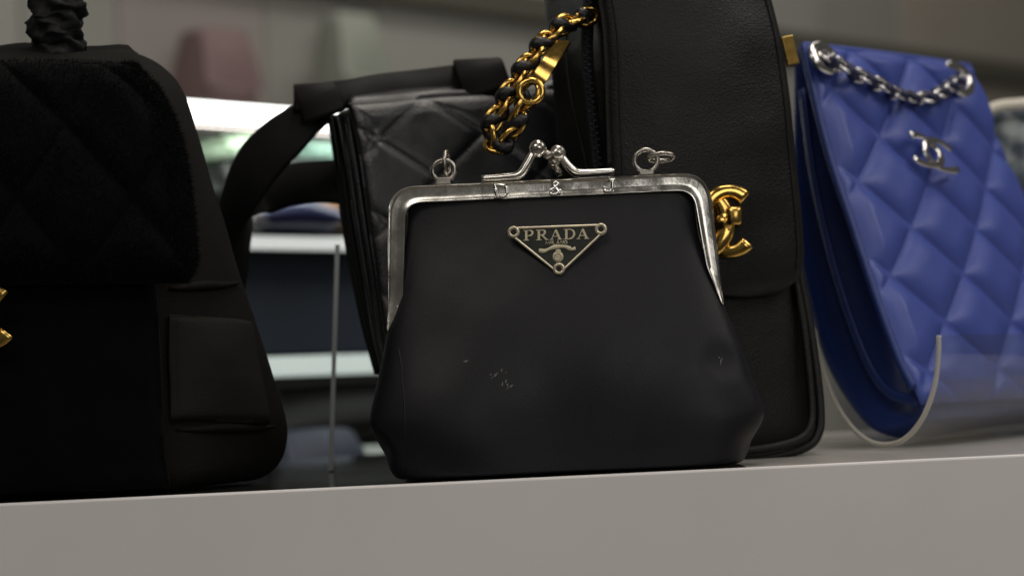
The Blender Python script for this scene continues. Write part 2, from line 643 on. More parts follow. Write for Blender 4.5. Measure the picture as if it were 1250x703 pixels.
la = bpy.data.lights.new('strip_lamp', 'AREA')
la.shape = 'RECTANGLE'
la.size, la.size_y = 0.7, 0.04
la.energy = 2.6
la.color = (0.92, 1.0, 0.92)
lo = bpy.data.objects.new('strip_lamp', la)
COL.objects.link(lo)
p = BG(330, 154, CD + 0.012)
lo.location = p
lo.rotation_euler = (rad(35), 0, BG_A)
la2 = la.copy()
la2.energy = 0.1
lo2 = bpy.data.objects.new('shelf_lamp', la2)
COL.objects.link(lo2)
lo2.location = BG(360, 471, CD + 0.04)
lo2.rotation_euler = (rad(25), 0, BG_A)


def small_bag(name, label, px, top, bot, hw, dist, dep, m, hm=None, handle=True, cat='handbag', group=None):
    c = BG(px, bot, dist)
    t = thing(name, label, cat, c, group)
    ht = BG(px, top, dist).z - c.z
    wm = (BG(px + hw, bot, dist) - BG(px - hw, bot, dist)).length / 2
    def cv(s, k, dd):
        return [c + BG_D * (s * wm * q) + BG_N * (dep * dd * q2) + Vector((0, 0, ht * zz)) for q, q2, zz in ((0.78 * k, 0.55, 1), (0.9, 0.8, 0.7), (1.0, 1.0, 0.3), (0.96, 0.98, 0.0))]
    b = MB().boxloft(cv(-1, 1, -1), cv(1, 1, -1), cv(1, 1, 1), cv(-1, 1, 1), nv=14, nu=14, nd=8, p=5, bulge=dep * 0.25, r0=0.008, r1=0.008)
    b.build('body', m, t)
    fl_ = MB().sheet(cv(-0.98, 1, -1.15)[:3], cv(0.98, 1, -1.15)[:3], nu=14, nv=12, thick=0.003, edge=0.006, bow=dep * 0.2)
    fl_.build('flap', m, t)
    if handle:
        pts = [c + BG_D * (wm * 0.5 * math.cos(a)) + Vector((0, 0, ht * (0.98 + 0.42 * math.sin(a)))) for a in [math.pi * i / 12 for i in range(13)]]
        MB().tube(pts, 0.006, 8).build('handle', hm or m, t)
    return t


MINT = mat('pale_mint_leather', (0.62, 0.78, 0.58), 0.45, var=0.15, vscale=30)
MINT2 = mat('pale_aqua_leather', (0.50, 0.74, 0.64), 0.45, var=0.15, vscale=30)
small_bag('mint_handbag', 'pale yellow green bag glowing under the white light strip', 268, 172, 203, 40, CD + 0.12, 0.05, MINT, handle=False)
small_bag('aqua_handbag', 'pale aqua bag glimpsed through the loop of the black strap', 375, 168, 204, 48, CD + 0.14, 0.05, MINT2, handle=False)
small_bag('black_clutch', 'dark clutch in the back cabinet under the pale green bags', 330, 206, 256, 110, CD + 0.10, 0.05, mat('dull_black', (0.008, 0.009, 0.008), 0.6), handle=False, cat='clutch')
small_bag('tan_pouch', 'small tan brown pouch beside the tilted quilted bag edge', 385, 243, 284, 22, CD + 0.06, 0.03, mat('tan_leather', (0.20, 0.095, 0.035), 0.5), handle=False, cat='pouch')
small_bag('navy_clutch', 'navy clutch lying on the upper cabinet shelf', 330, 258, 284.5, 62, CD + 0.05, 0.04, mat('navy_leather', (0.012, 0.018, 0.075), 0.4), handle=False, cat='clutch')
small_bag('grey_pouch', 'pale grey pouch on the cabinet shelf beside the navy clutch', 297, 262, 285, 13, CD + 0.02, 0.02, mat('grey_leather', (0.10, 0.10, 0.11), 0.5), handle=False, cat='pouch')
small_bag('black_shoulder_bag', 'dark bag under the lower pale shelf of the back cabinet', 400, 472, 548, 120, CD + 0.16, 0.05, mat('dull_black', (0.010, 0.009, 0.009), 0.6), handle=False)
small_bag('denim_handbag', 'navy bag low in the cabinet behind the glass divider', 362, 525, 640, 55, CD + 0.05, 0.05, mat('denim_blue', (0.014, 0.022, 0.045), 0.6), handle=False)
small_bag('silver_pouch', 'pale grey green pouch low in the cabinet near the shelf edge', 428, 545, 640, 34, CD + 0.03, 0.04, mat('sage_leather', (0.24, 0.28, 0.26), 0.5), handle=False, cat='pouch')

# far room, above the cabinet
small_bag('red_handbag', 'blurred dull red bag against the far wall above the lit strip', 262, 40, 150, 36, WD - 0.16, 0.06, mat('dull_red_leather', (0.29, 0.195, 0.195), 0.7), handle=False)
small_bag('green_tote', 'blurred pale green grey tote against the far wall', 428, 22, 140, 30, WD - 0.16, 0.05, mat('celadon_cloth', (0.40, 0.43, 0.37), 0.6), handle=False, cat='tote bag')
# ledge that carries them
mb = MB()
bgbox(mb, -400, 620, 150, 158, WD - 0.26, 0.29)
mb.build('ledge', WALLM[0], wall, smooth=False)


# ------------------------------------------------------------------ emblem of two facing arcs
def emblem_arcs(mapfn, cx, cy, rx, ry, off, wid, gap, m, parent, th, ydir, rot=0.0, skip=False):
    """two interlocked open rings; mapfn(px, py, lift) -> 3-D"""
    out = []
    for sgn in (1, -1):
        pts, rr = [], []
        n = 30
        for i in range(n + 1):
            a = gap + (2 * math.pi - 2 * gap) * i / n
            x, y = sgn * (off + rx * math.cos(a)), ry * math.sin(a)
            xr, yr = x * math.cos(rot) - y * math.sin(rot), x * math.sin(rot) + y * math.cos(rot)
            weave = 0.0007 * math.sin(a * 2 + (0 if sgn > 0 else math.pi))
            pts.append(mapfn(cx + xr, cy + yr, th * 0.5 + weave + (0.0004 if sgn > 0 else 0)))
            rr.append(wid * (0.85 + 0.35 * abs(math.cos(a))))
        b = MB().tube(pts, rr, 10, flat=ydir, squash=0.38)
        out.append(b.build('emblem_arc', m, parent))
    return out


def chain(path, pitch, rl, rs, r, m, parent, name='chain_link', leather=None, lr=0.002, ref=Vector((0, -1, 0)), tilt=0.5, weave=0.0012):
    """interlocking links along a path + a leather strand threaded through"""
    L = sum((path[i + 1] - path[i]).length for i in range(len(path) - 1))
    n = max(2, int(L / pitch))
    P = resample(path, [i / n for i in range(n + 1)])
    me = MB().ring((0, 0, 0), (rl, 0, 0), (0, rs, 0), r, 22, 8).mesh(name)
    me.materials.append(m)
    org = ORG[root_of(parent).name]
    for i in range(n + 1):
        t = (P[min(n, i + 1)] - P[max(0, i - 1)]).normalized()
        e = (ref - t * ref.dot(t)).normalized()
        s_ = t.cross(e)
        ang = tilt if i % 2 == 0 else tilt + math.pi / 2
        yv = s_ * math.cos(ang) + e * math.sin(ang)
        zv = t.cross(yv)
        o = bpy.data.objects.new(name, me)
        mm = Matrix((t, yv, zv)).transposed().to_4x4()
        mm.translation = P[i] - org
        link(o, parent)
        o.matrix_basis = mm
    if leather:
        q, rr = [], []
        ts = [i / (n * 8) for i in range(n * 8 + 1)]
        Q = resample(path, ts)
        for i, p in enumerate(Q):
            t = (Q[min(len(Q) - 1, i + 1)] - Q[max(0, i - 1)]).normalized()
            s_ = t.cross((ref - t * ref.dot(t)).normalized())
            ph = i / 8 * math.pi
            q.append(p + s_ * weave * math.sin(ph) + ref * weave * 0.9 * math.cos(ph))
            rr.append(lr * (0.62 + 0.38 * abs(math.sin(ph / 1.0 + 0.7))))
        MB().tube(q, rr, 8).build('woven_strap', leather, parent)


# ================================================================== 1. clasp purse
pr = thing('clasp_purse', 'small black leather purse with silver clasp frame and triangular metal plaque', 'purse', (0.02, 0.0, 0.0))
YF = -0.004
Lk = [(499, 232), (494, 300), (487, 355), (474, 402), (466, 438), (458.5, 474), (452, 508), (454, 524), (474, 562), (488, 587)]
Rk = [(846, 214), (853, 285), (866, 328), (883, 372), (902.5, 421), (919, 465), (931.5, 498), (930, 512), (910, 552), (897, 570)]


def purse_mid(k):
    return curve3(k, 0.0, 0.0, per=4)


ts = [i / 60 for i in range(61)]
Lc, Rc = resample(purse_mid(Lk), ts), resample(purse_mid(Rk), ts)


def purse_half(t):          # half thickness of the body at t (0 top, 1 bottom)
    return 0.0062 + 0.0190 * (math.sin(min(1.0, t * 1.12) * math.pi / 2)) ** 1.5


FLc, FRc, BRc, BLc = [], [], [], []
for i, t in enumerate(ts):
    h = purse_half(t)
    for lst, p, sg in ((FLc, Lc[i], -1), (FRc, Rc[i], -1), (BRc, Rc[i], 1), (BLc, Lc[i], 1)):
        q = p.copy()
        q.y += sg * h
        if t > 0.9:
            q.z = q.z * (1 - (t - 0.9) / 0.1) + 0.0012 * (t - 0.9) / 0.1
        lst.append(q)
body = MB().boxloft(FLc, FRc, BRc, BLc, nv=80, nu=70, nd=20, p=3.8, bulge=0.002, side=0.0, r0=0.002, r1=0.003, rough=0.0009)


def pinch(mb, c, rad_, d):
    c = Vector(c)
    for i, v in enumerate(mb.v):
        r_ = (v - c).length
        if r_ < rad_:
            k = (1 - (r_ / rad_) ** 2) ** 2
            mb.v[i] = v + Vector(d) * k


pinch(body, W(462, 548, -0.012), 0.012, (0.002, 0.002, 0))
pinch(body, W(918, 545, -0.012), 0.012, (-0.002, 0.003, 0))
pinch(body, W(880, 440, -0.02), 0.012, (0, 0.0012, 0))
pinch(body, W(560, 530, -0.02), 0.05, (0, -0.002, 0))
pinch(body, W(700, 540, -0.02), 0.07, (0, 0.003, 0))
body.build('body', PURSE, pr)


def surf_y(mb, x, z):
    """front surface depth of a body at (x, z)"""
    best, by = 1e9, 0
    for v in mb.v:
        d = (v.x - x) ** 2 + (v.z - z) ** 2 + (0 if v.y < 0 else 1)
        if d < best:
            best, by = d, v.y
    return by


def seam(pxs, r):
    pts = []
    for q in catmull([Vector((*p, 0)) for p in pxs], 8):
        w_ = W(q.x, q.y, -0.012)
        y_ = surf_y(body, w_.x, w_.z)
        w_ = W(q.x, q.y, y_)
        pts.append(Vector((w_.x, surf_y(body, w_.x, w_.z) + 0.0002, w_.z)))
    for _ in range(4):
        pts = [pts[0]] + [(pts[k - 1] + pts[k] + pts[k + 1]) / 3 for k in range(1, len(pts) - 1)] + [pts[-1]]
    n_ = len(pts) - 1
    MB().tube(pts, [r * (0.1 + 0.9 * math.sin(math.pi * min(1.0, k / n_ * 1.02)) ** 0.6) if k < n_ * 0.5 else r for k in range(n_ + 1)], 8).build('side_seam', PURSE, pr)


seam([(485, 412), (490, 450), (494, 500), (494, 550), (490, 578)], 0.0005)

# frame: ridged band swept round the mouth
def round_path(p, rr, n=10):
    """polyline of pixel points with rounded corners (radius in px)"""
    out = [Vector((*p[0], 0))]
    for i in range(1, len(p) - 1):
        a, b, c = (Vector((*q, 0)) for q in (p[i - 1], p[i], p[i + 1]))
        r = rr[i]
        u, v = (a - b).normalized(), (c - b).normalized()
        for k in range(n + 1):
            t = k / n
            out.append((b + u * r) * (1 - t) ** 2 + b * 2 * t * (1 - t) + (b + v * r) * t * t)
    out.append(Vector((*p[-1], 0)))
    return out


def frame_band(Y0, depth, dx=0, dy=0, wpx=20.0, ridge=0.0007):
    outer = round_path([(472.5 + dx, 403 + dy), (474.5 + dx, 229 + dy), (864 + dx, 210.5 + dy), (883 + dx, 372 + dy)], [0, 34, 34, 0], 12)
    inner = round_path([(474.5 + dx, 402.5 + dy), (492.5 + dx, 364 + dy), (496 + dx, 249 + dy), (845.5 + dx, 233 + dy), (862 + dx, 325 + dy), (881.5 + dx, 371 + dy)], [0, 6, 20, 20, 6, 0], 12)
    # densify the straights
    def dens(o):
        r = []
        for a, b in zip(o, o[1:]):
            n = max(1, int((b - a).length / 12))
            r += [a.lerp(b, k / n) for k in range(n)]
        return r + [o[-1]]
    N = 150
    tt = [i / N for i in range(N + 1)]
    oo, ii = resample(dens(outer), tt), resample(dens(inner), tt)
    # section: (0 outer .. 1 inner, forward lift)
    sec = [(0.0, -depth), (-0.02, -0.0012), (0.0, 0.0), (0.05, ridge * 1.2), (0.14, ridge), (0.20, ridge * 0.1), (0.50, 0.0), (0.80, ridge * 0.1), (0.87, ridge), (0.95, ridge), (1.0, 0.0), (1.0, -0.0012), (1.0, -depth)]
    b = MB()
    v, f = [], []
    n = len(sec)
    for i in range(N + 1):
        for (s_, l_) in sec:
            q = oo[i].lerp(ii[i], s_)
            v.append(W(q.x, q.y, Y0 - l_))
    for i in range(N):
        for k in range(n):
            f.append((i * n + k, i * n + (k + 1) % n, (i + 1) * n + (k + 1) % n, (i + 1) * n + k))
    f.append(tuple(range(n)))
    f.append(tuple(N * n + k for k in range(n))[::-1])
    return b.add(v, f)


YFR = -0.0085
fb = frame_band(YFR, 0.006)
for i, v in enumerate(fb.v):
    fb.v[i] = v + Vector((0, 0.00014 * noise.noise(v * 120), 0.00016 * noise.noise(v * 90 + Vector((3, 3, 3)))))
frame = fb.build('clasp_frame', SILV, pr, auto=50)
frame_band(0.008, 0.006, 1, 2).build('clasp_frame', SILV, pr, auto=50)

# raised letters D & J on the frame band


def FP(px, py, lift=0.0):
    return W(px, py, YFR - lift)


def strokes(polys, m, name, parent, r, squash=0.6, lift=0.0006, fn=FP):
    b = MB()
    for poly in polys:
        pts = [fn(p[0], p[1], lift) for p in poly]
        if len(pts) > 2:
            pts = catmull(pts, 4)
        b.tube(pts, r, 8, flat=(0, -1, 0), squash=squash)
    return b.build(name, m, parent)


strokes([[(604.5, 226.5), (605.5, 240.5)], [(602, 227), (611, 226.3), (617.5, 228.5), (618.5, 233), (618, 238), (612, 240.6), (603, 241)]], BRIGHT, 'letter', frame, 0.00068, squash=1.1, lift=0.0012)
strokes([[(684.5, 237.5), (678, 229.5), (675.5, 225.5), (678, 222.8), (681, 225), (677.5, 229), (672, 232.5), (671.5, 236), (676, 238), (681, 235.5), (684.5, 231.5)]], BRIGHT, 'ampersand', frame, 0.00075, squash=0.9, lift=0.0010)
strokes([[(742, 220.3), (751, 219.6)], [(747.5, 220), (747.6, 228), (746, 232.8), (741, 234.2), (737, 231.5), (737.5, 228)]], BRIGHT, 'letter', frame, 0.00075, squash=0.9, lift=0.0010)

# kiss-lock levers
PX = 0.00038
def lever(path, ball, br, Y):
    pts = catmull([W(x, y, Y) for x, y in path], 6)
    n = len(pts)
    rr = [0.0016 + 0.0006 * math.sin(math.pi * i / (n - 1)) for i in range(n)]
    o = MB().tube(pts, rr, 10, flat=(0, 1, 0), squash=1.5).build('clasp_lever', SILV, pr)
    c = W(ball[0], ball[1], Y - 0.001)
    MB().ball(c, br, 18, 12).build('ball', SILV, o)
    MB().ring(c + Vector((0.0008, -br * 0.93, 0.0008)), (0.0012, 0, 0), (0, 0.0003, 0.0012), 0.0004, 14, 6).build('dimple', SILVD, o)
    return o


lever([(588, 218.5), (612, 217), (633, 214), (642, 203), (649, 190), (655, 181)], (656.5, 181.5), 0.0041, -0.0055)
lever([(750, 209), (725, 211), (705, 211), (694, 203), (687, 194), (681, 187)], (681, 187), 0.0038, 0.002)
MB().ball(W(676, 199, 0.002), 0.0028, 14, 10).tube([W(676, 199, 0.002), W(684, 214, 0.002)], 0.0017, 8).build('catch_post', SILVD, pr)
MB().ball(W(668, 189, -0.002), 0.0022, 12, 8).build('catch_post', SILVD, pr)

# chain loops: fixed ring + free link
def rv(px_):
    return px_ * PX


u_ = (W(560, 200, 0) - W(540, 201, 0)).normalized()
up_ = Vector((0, 0, 1))
MB().ring(W(541.5, 208.5, 0.0), u_ * rv(13.5), up_ * rv(13), rv(3.0)).build('loop_ring', SILVD, pr)
MB().ring(W(545.5, 200, 0.0), (rv(2.5), rv(9), 0), up_ * rv(14.5), rv(2.6)).build('loop_link', SILVD, pr)
MB().box(W(541, 221, 0.0), u_ * rv(9), (0, 0.002, 0), up_ * rv(4)).build('loop_base', SILVD, pr, smooth=False, bevel=0.0004)
MB().ring(W(788.5, 196.5, 0.0), u_ * rv(14), up_ * rv(13.5), rv(3.2)).build('loop_ring', SILVD, pr)
MB().ring(W(807, 192, 0.0), u_ * rv(15), (0, rv(9), -rv(3.5)), rv(3.0)).build('loop_link', SILVD, pr)
MB().box(W(789, 211, 0.0), u_ * rv(9), (0, 0.002, 0), up_ * rv(3)).build('loop_base', SILVD, pr, smooth=False, bevel=0.0004)

# triangular plaque
pc = W(682, 300, 0)
PY = surf_y(body, pc.x, pc.z)
for yy in (282, 330):
    q = W(682, yy, 0)
    PY = min(PY, surf_y(body, q.x, q.z))
PY = PY - 0.0003


def PP(px, py, lift=0.0):
    return W(px, py, PY - lift)


corn = [(627, 283.2), (733.5, 279.6), (682.3, 328)]


def tri_round(inset, rpx):
    """rounded triangle round the three corner bosses"""
    cs = [Vector((*c, 0)) for c in corn]
    ctr = sum(cs, Vector()) / 3
    out = []
    for i in range(3):
        a, b, c = cs[i - 1], cs[i], cs[(i + 1) % 3]
        n1 = Vector(((b - a).y, -(b - a).x, 0)).normalized()
        n2 = Vector(((c - b).y, -(c - b).x, 0)).normalized()
        if n1.dot(b - ctr) < 0:
            n1, n2 = -n1, -n2
        a1, a2 = math.atan2(n1.y, n1.x), math.atan2(n2.y, n2.x)
        while a2 < a1 - math.pi:
            a2 += 2 * math.pi
        while a2 > a1 + math.pi:
            a2 -= 2 * math.pi
        for k in range(9):
            an = a1 + (a2 - a1) * k / 8
            out.append(b + Vector((math.cos(an), math.sin(an), 0)) * rpx)
    return out


plate = tri_round(0, 5.2)
plq = MB().prism([PP(p.x, p.y, 0.0011) for p in plate], [PP(p.x, p.y, -0.002) for p in plate]).build('plaque', ENAMEL, pr, smooth=False)
rim = tri_round(0, 4.6)
MB().tube([PP(p.x, p.y, 0.0013) for p in rim], 0.00062, 8, True, flat=(0, -1, 0), squash=0.8).build('rim', RIMM, plq)
for c in corn:
    q = PP(c[0], c[1], 0.0012)
    MB().tube([q + Vector((0, 0.002, 0)), q + Vector((0, -0.0006, 0))], rv(7.2), 20).build('rivet_boss', RIMM, plq, auto=40)
    MB().ring(q + Vector((0, -0.0007, 0)), u_ * rv(5.3), up_ * rv(5.3), rv(1.5), 22, 8).build('rivet_rim', RIMM, plq)
    MB().tube([q + Vector((0, 0.001, 0)), q + Vector((0, -0.0008, 0))], rv(3.4), 16).build('rivet_hole', HOLE, plq, auto=40)

# serif letters on the plaque; glyphs are polygons in a unit box (x right, y up)
GL = {
    'P': (0.80, [[(0, 0), (.46, 0), (.46, .06), (.33, .08), (.33, .92), (.13, .92), (.13, .08), (0, .06)], [(0, .94), (.13, .92), (.33, .92), (.5, 1), (0, 1)]],
          [[(.30, .96), (.56, .96), (.72, .86), (.74, .68), (.66, .52), (.50, .46), (.30, .46)]]),
    'R': (0.95, [[(0, 0), (.46, 0), (.46, .06), (.33, .08), (.33, .92), (.13, .92), (.13, .08), (0, .06)], [(0, .94), (.13, .92), (.33, .92), (.5, 1), (0, 1)], [(.40, .48), (.58, .48), (.92, .06), (1.02, .06), (1.02, 0), (.78, 0)]],
          [[(.30, .96), (.54, .96), (.69, .87), (.71, .72), (.64, .56), (.50, .50), (.30, .50)]]),
    'A': (1.0, [[(.44, 1), (.58, 1), (.92, .07), (1.02, .06), (1.02, 0), (.62, 0), (.62, .06), (.72, .07), (.44, .82)], [(.47, 1), (.41, .88), (.12, .07), (0, .06), (0, 0), (.30, 0), (.30, .06), (.20, .07), (.50, .95)], [(.24, .30), (.72, .30), (.70, .37), (.27, .37)]], []),
    'D': (0.95, [[(0, 0), (.33, 0), (.33, 1), (0, 1), (0, .94), (.13, .92), (.13, .08), (0, .06)]],
          [[(.28, .96), (.52, .96), (.74, .86), (.86, .66), (.87, .46), (.80, .24), (.62, .08), (.44, .04), (.28, .04)]]),
}


def letter(ch, x, y, wpx, hpx, slope, mapfn, m, parent, lift):
    wu, polys, arcs = GL[ch]
    b = MB()

    def to(p, l_):
        X = x + p[0] * wpx
        return mapfn(X, y - p[1] * hpx - (p[0] * wpx) * slope, l_)
    for k, poly in enumerate(polys):
        lf = lift + 0.00004 * k
        b.prism([to(p, lf) for p in poly], [to(p, 0.0009) for p in poly])
    for arc in arcs:
        pts = catmull([Vector((*p, 0)) for p in arc], 3)
        n = len(pts)
        rr = [hpx * PX * (0.035 + 0.075 * math.sin(math.pi * i / (n - 1)) ** 1.5) for i in range(n)]
        b.tube([to((p.x, p.y), lift - 0.0002) for p in pts], rr, 8, flat=(0, -1, 0), squash=0.5)
    return b.build('letter', m, parent, smooth=False)


slope = 2.2 / 76
xs = [(639.0, 14.6, 'P'), (654.3, 15.2, 'R'), (671.0, 15.0, 'A'), (688.0, 14.6, 'D'), (703.8, 15.0, 'A')]
for x, wpx, ch in xs:
    letter(ch, x, 293.8 - (x - 639) * slope, wpx, 12.6, slope, PP, PALE, plq, 0.0016)

# small city name under it
MG = {'M': [[(0, 0), (.1, 1), (.5, .2), (.9, 1), (1, 0)]], 'I': [[(.5, 0), (.5, 1)]], 'L': [[(.1, 1), (.1, 0), (.9, 0)]],
      'A': [[(0, 0), (.5, 1), (1, 0)], [(.2, .35), (.8, .35)]], 'N': [[(.05, 0), (.05, 1), (.95, 0), (.95, 1)]], 'O': [[(.5, 0), (.05, .3), (.05, .7), (.5, 1), (.95, .7), (.95, .3), (.5, 0)]]}
x = 666.0
for ch in 'MILANO':
    wch = {'M': 4.6, 'I': 1.6}.get(ch, 3.6)
    b = MB()
    for poly in MG[ch]:
        b.tube([PP(x + p[0] * wch, 298.6 - p[1] * 4.2 - (x - 666) * slope, 0.0014) for p in poly], 0.00021, 6)
    b.build('letter', PALE, plq)
    x += wch + 1.15

# ribbon and seal
rib = catmull([PP(657.5, 305.6, .0014), PP(664, 306.4, .0014), PP(669, 304.6, .0015), PP(676, 301.8, .0016), PP(683, 300.9, .0016), PP(690, 301.2, .0016), PP(695, 303.2, .0015), PP(697, 304.5, .0014), PP(702.5, 303.2, .0014)], 4)
MB().strap(rib, (0, 0, 1), [0.0016 + 0.0003 * math.sin(i * 0.6) for i in range(len(rib))], 0.0005).build('ribbon', PALE, plq)
MB().ball(PP(681.2, 313.2, 0.0012), rv(6.6), 18, 10, (1, 0.12, 1.0)).build('seal', PALE, plq)
MB().ring(PP(681.2, 313.2, 0.0015), u_ * rv(4.0), up_ * rv(4.0), rv(0.7), 18, 6).build('seal_ring', RIMM, plq)
MB().ball(PP(681.4, 306.6, 0.0013), rv(2.8), 12, 8, (1.2, 0.2, 1.0)).build('seal_crown', PALE, plq)

# scuffs on the leather: tiny raised flecks of abraded skin
SCUFF = mat('abraded_leather', (0.22, 0.21, 0.20), 0.7)
rng = random.Random(3)
mb = MB()
spots = [(604, 455), (600, 461), (609, 452), (615, 462), (620, 474), (618, 470), (607, 463), (612, 457), (596, 458), (621, 468), (616, 476), (877, 437), (882, 441), (873, 434), (570, 440)]
for (sx_, sy_) in spots:
    q = W(sx_ + rng.gauss(0, 3), sy_ + rng.gauss(0, 3), -0.02)
    yy = surf_y(body, q.x, q.z) - 0.00012
    a = rng.uniform(-0.4, 1.6)
    ln, wd_ = rng.uniform(0.0003, 0.0017), rng.uniform(0.00010, 0.00045)
    d = Vector((math.cos(a), 0, math.sin(a)))
    e = Vector((-d.z, 0, d.x))
    c = Vector((q.x, yy, q.z))
    pf = [c + d * ln, c + e * wd_ + d * ln * 0.2, c - d * ln, c - e * wd_]
    mb.prism([p + Vector((0, -0.00005, 0)) for p in pf], [p + Vector((0, 0.0006, 0)) for p in pf])
o = mb.build('scuff_marks', SCUFF, pr, smooth=False)
o['kind'] = 'stuff'


def pix_surf(pts, px, py):
    best, bp_ = 1e9, None
    for p in pts:
        d = p - CAM
        z_ = d.dot(FWD)
        e = (625 + d.dot(RTV) / z_ * F_PX - px) ** 2 + (351.5 - d.dot(UPV) / z_ * F_PX - py) ** 2
        if e < best:
            best, bp_ = e, p
    return bp_


# ================================================================== 2. upright black flap bag behind the purse
fb_ = thing('flap_bag', 'tall black pebbled leather flap bag with gold turn lock behind the purse', 'handbag', (0.08, 0.07, 0.0))
Y1 = 0.050      # left front edge
Y2 = 0.075      # right front edge
FLc = curve3([(712, -60), (733, 30), (738, 150), (741, 300), (743, 430), (748, 520), (762, 562)], Y1)
FRc = curve3([(925, -60), (953, 60), (968, 180), (981, 330), (993, 420), (1003, 492), (1004, 528), (992, 546), (965, 557)], Y2)
BRc = curve3([(905, -55), (935, 60), (955, 180), (965, 330), (975, 420), (985, 490), (984, 524), (970, 540), (950, 549)], Y2 + 0.075)
BLc = curve3([(650, -50), (657, 40), (665, 150), (668, 300), (672, 430), (680, 520), (695, 552)], Y1 + 0.07)
for lst in (FLc, FRc, BRc, BLc):
    lst[-1].z = 0.0015
    for q in lst:
        q.z = max(q.z, 0.0015)
bb = MB().boxloft(FLc, FRc, BRc, BLc, nv=70, nu=50, nd=24, p=9, bulge=0.006, side=-0.006, r0=0.008, r1=0.010, rough=0.0008)
bb.build('body', CAVIAR, fb_)
# front flap
FL2 = curve3([(716, -58), (735, 30), (740, 150), (744, 260), (752, 330), (775, 356), (800, 364)], Y1 - 0.010, Y1 - 0.007)
FR2 = curve3([(926, -58), (955, 60), (970, 180), (980, 280), (981, 315), (972, 340), (935, 356)], Y2 - 0.009, Y2 - 0.007)
fl_ = MB().sheet(FL2, FR2, nu=70, nv=90, thick=0.0045, edge=0.005, bow=0.008, rough=0.0009)
fl_.build('flap', CAVIAR, fb_)
# stitch ridge along the flap edge
nv_, nu_ = 90, 70
idx = lambda i, j: fl_.front[i * 71 + j]
MB().tube([idx(i, 66) + Vector((0, -0.0002, 0)) for i in range(0, 80)], 0.0006, 6).build('edge_seam', CAVIAR, fb_)
MB().tube([idx(i, 4) + Vector((0, -0.0002, 0)) for i in range(0, 80)], 0.0006, 6).build('edge_seam', CAVIAR, fb_)
# piping round the body front
pip = curve3([(962, 300), (978, 380), (987, 450), (991, 500), (988, 522), (975, 536), (940, 546), (880, 553), (800, 557), (762, 552)], Y2 - 0.001, Y1)
MB().tube(pip, 0.0021, 10).build('piping', CAVIAR, fb_)
pip = curve3([(968, 300), (985, 380), (996, 450), (1001, 500), (999, 528), (984, 545), (940, 557), (880, 563), (800, 567), (755, 560)], Y2 + 0.004, Y1 + 0.004)
MB().tube(pip, 0.0024, 10).build('piping', CAVIAR, fb_)
# zip on the left gusset
zp = curve3([(722, -40), (716, 60), (722, 130), (730, 200), (736, 300)], Y1 + 0.008, Y1 + 0.010)
zo = MB().strap(zp, (1, 0.4, 0), 0.0062, 0.0035).build('zip', ZIP, fb_)
mb = MB()
zq = resample(zp, [i / 90 for i in range(91)])
for i, q in enumerate(zq):
    mb.box(q + Vector((-0.0006 if i % 2 else 0.0006, -0.0026, 0)), (0.0012, 0.0003, 0), (0, 0.0008, 0), (0, 0, 0.0006))
o = mb.build('zip_teeth', ZIP, zo, smooth=False)
o['kind'] = 'stuff'
MB().tube(curve3([(690, 20), (694, 100), (706, 160), (716, 205), (722, 260)], Y1 + 0.022, Y1 + 0.014), 0.0008, 8).build('gusset_seam', CAVIAR, fb_)
# gold turn lock
YL = pix_surf(fl_.front, 888, 270).y - 0.0012


def LK(px, py, lift):
    return W(px, py, YL - lift)


lk = emblem_arcs(LK, 873, 271, 31, 37, 17, 0.0035, rad(47), GOLD, fb_, 0.002, (0, -1, 0), rad(-3))
kb = MB().boxloft(*[[W(x, y, Y) for y in (252, 258, 268, 275)] for x, Y in ((887, YL - 0.007), (906, YL - 0.007), (906, YL + 0.004), (887, YL + 0.004))], nv=12, nu=8, nd=6, p=5, bulge=0.001, r0=0.0015, r1=0.0015)
kb.build('turn_knob', BRASS, fb_)
MB().tube([W(884, 272, YL + 0.004), W(884, 272, YL - 0.003)], 0.0045, 18).build('lock_post', BRASS, fb_)
# side loop plate of the chain, right side
MB().box(W(964, 63, Y2 + 0.004), (0.0030, 0.001, 0.0006), (0, 0.004, 0), (-0.0014, 0, 0.0074)).build('side_plate', BRASS, fb_, smooth=False, bevel=0.0006)
# chain strap on the left
cp = curve3([(716, 22, .052), (692, 28, .046), (666, 50, .040), (642, 80, .037), (624, 108, .036), (608, 138, .036), (598, 158, .036), (601, 174, .036), (615, 176, .034), (627, 158, .032), (637, 134, .031), (646, 116, .030)], 0)
chain(cp, 0.0074, 0.0064, 0.0042, 0.00135, GOLD, fb_, leather=BLKCORD, lr=0.0036, weave=0.0022)
MB().ring(W(648, 112, 0.028), u_ * rv(14.5), Vector((0, 0.001, 1)) * rv(14), rv(4.4), 28, 10).build('strap_ring', GOLD, fb_)
pl = [(654, 101, .030), (660, 93, .030), (672, 76, .031), (682, 61, .033), (688, 52, .035)]
MB().strap(catmull([W(*q) for q in pl], 4), (0.80, 0.10, 0.60), 0.0075, 0.0026).build('strap_clip', GOLD, fb_, auto=40)

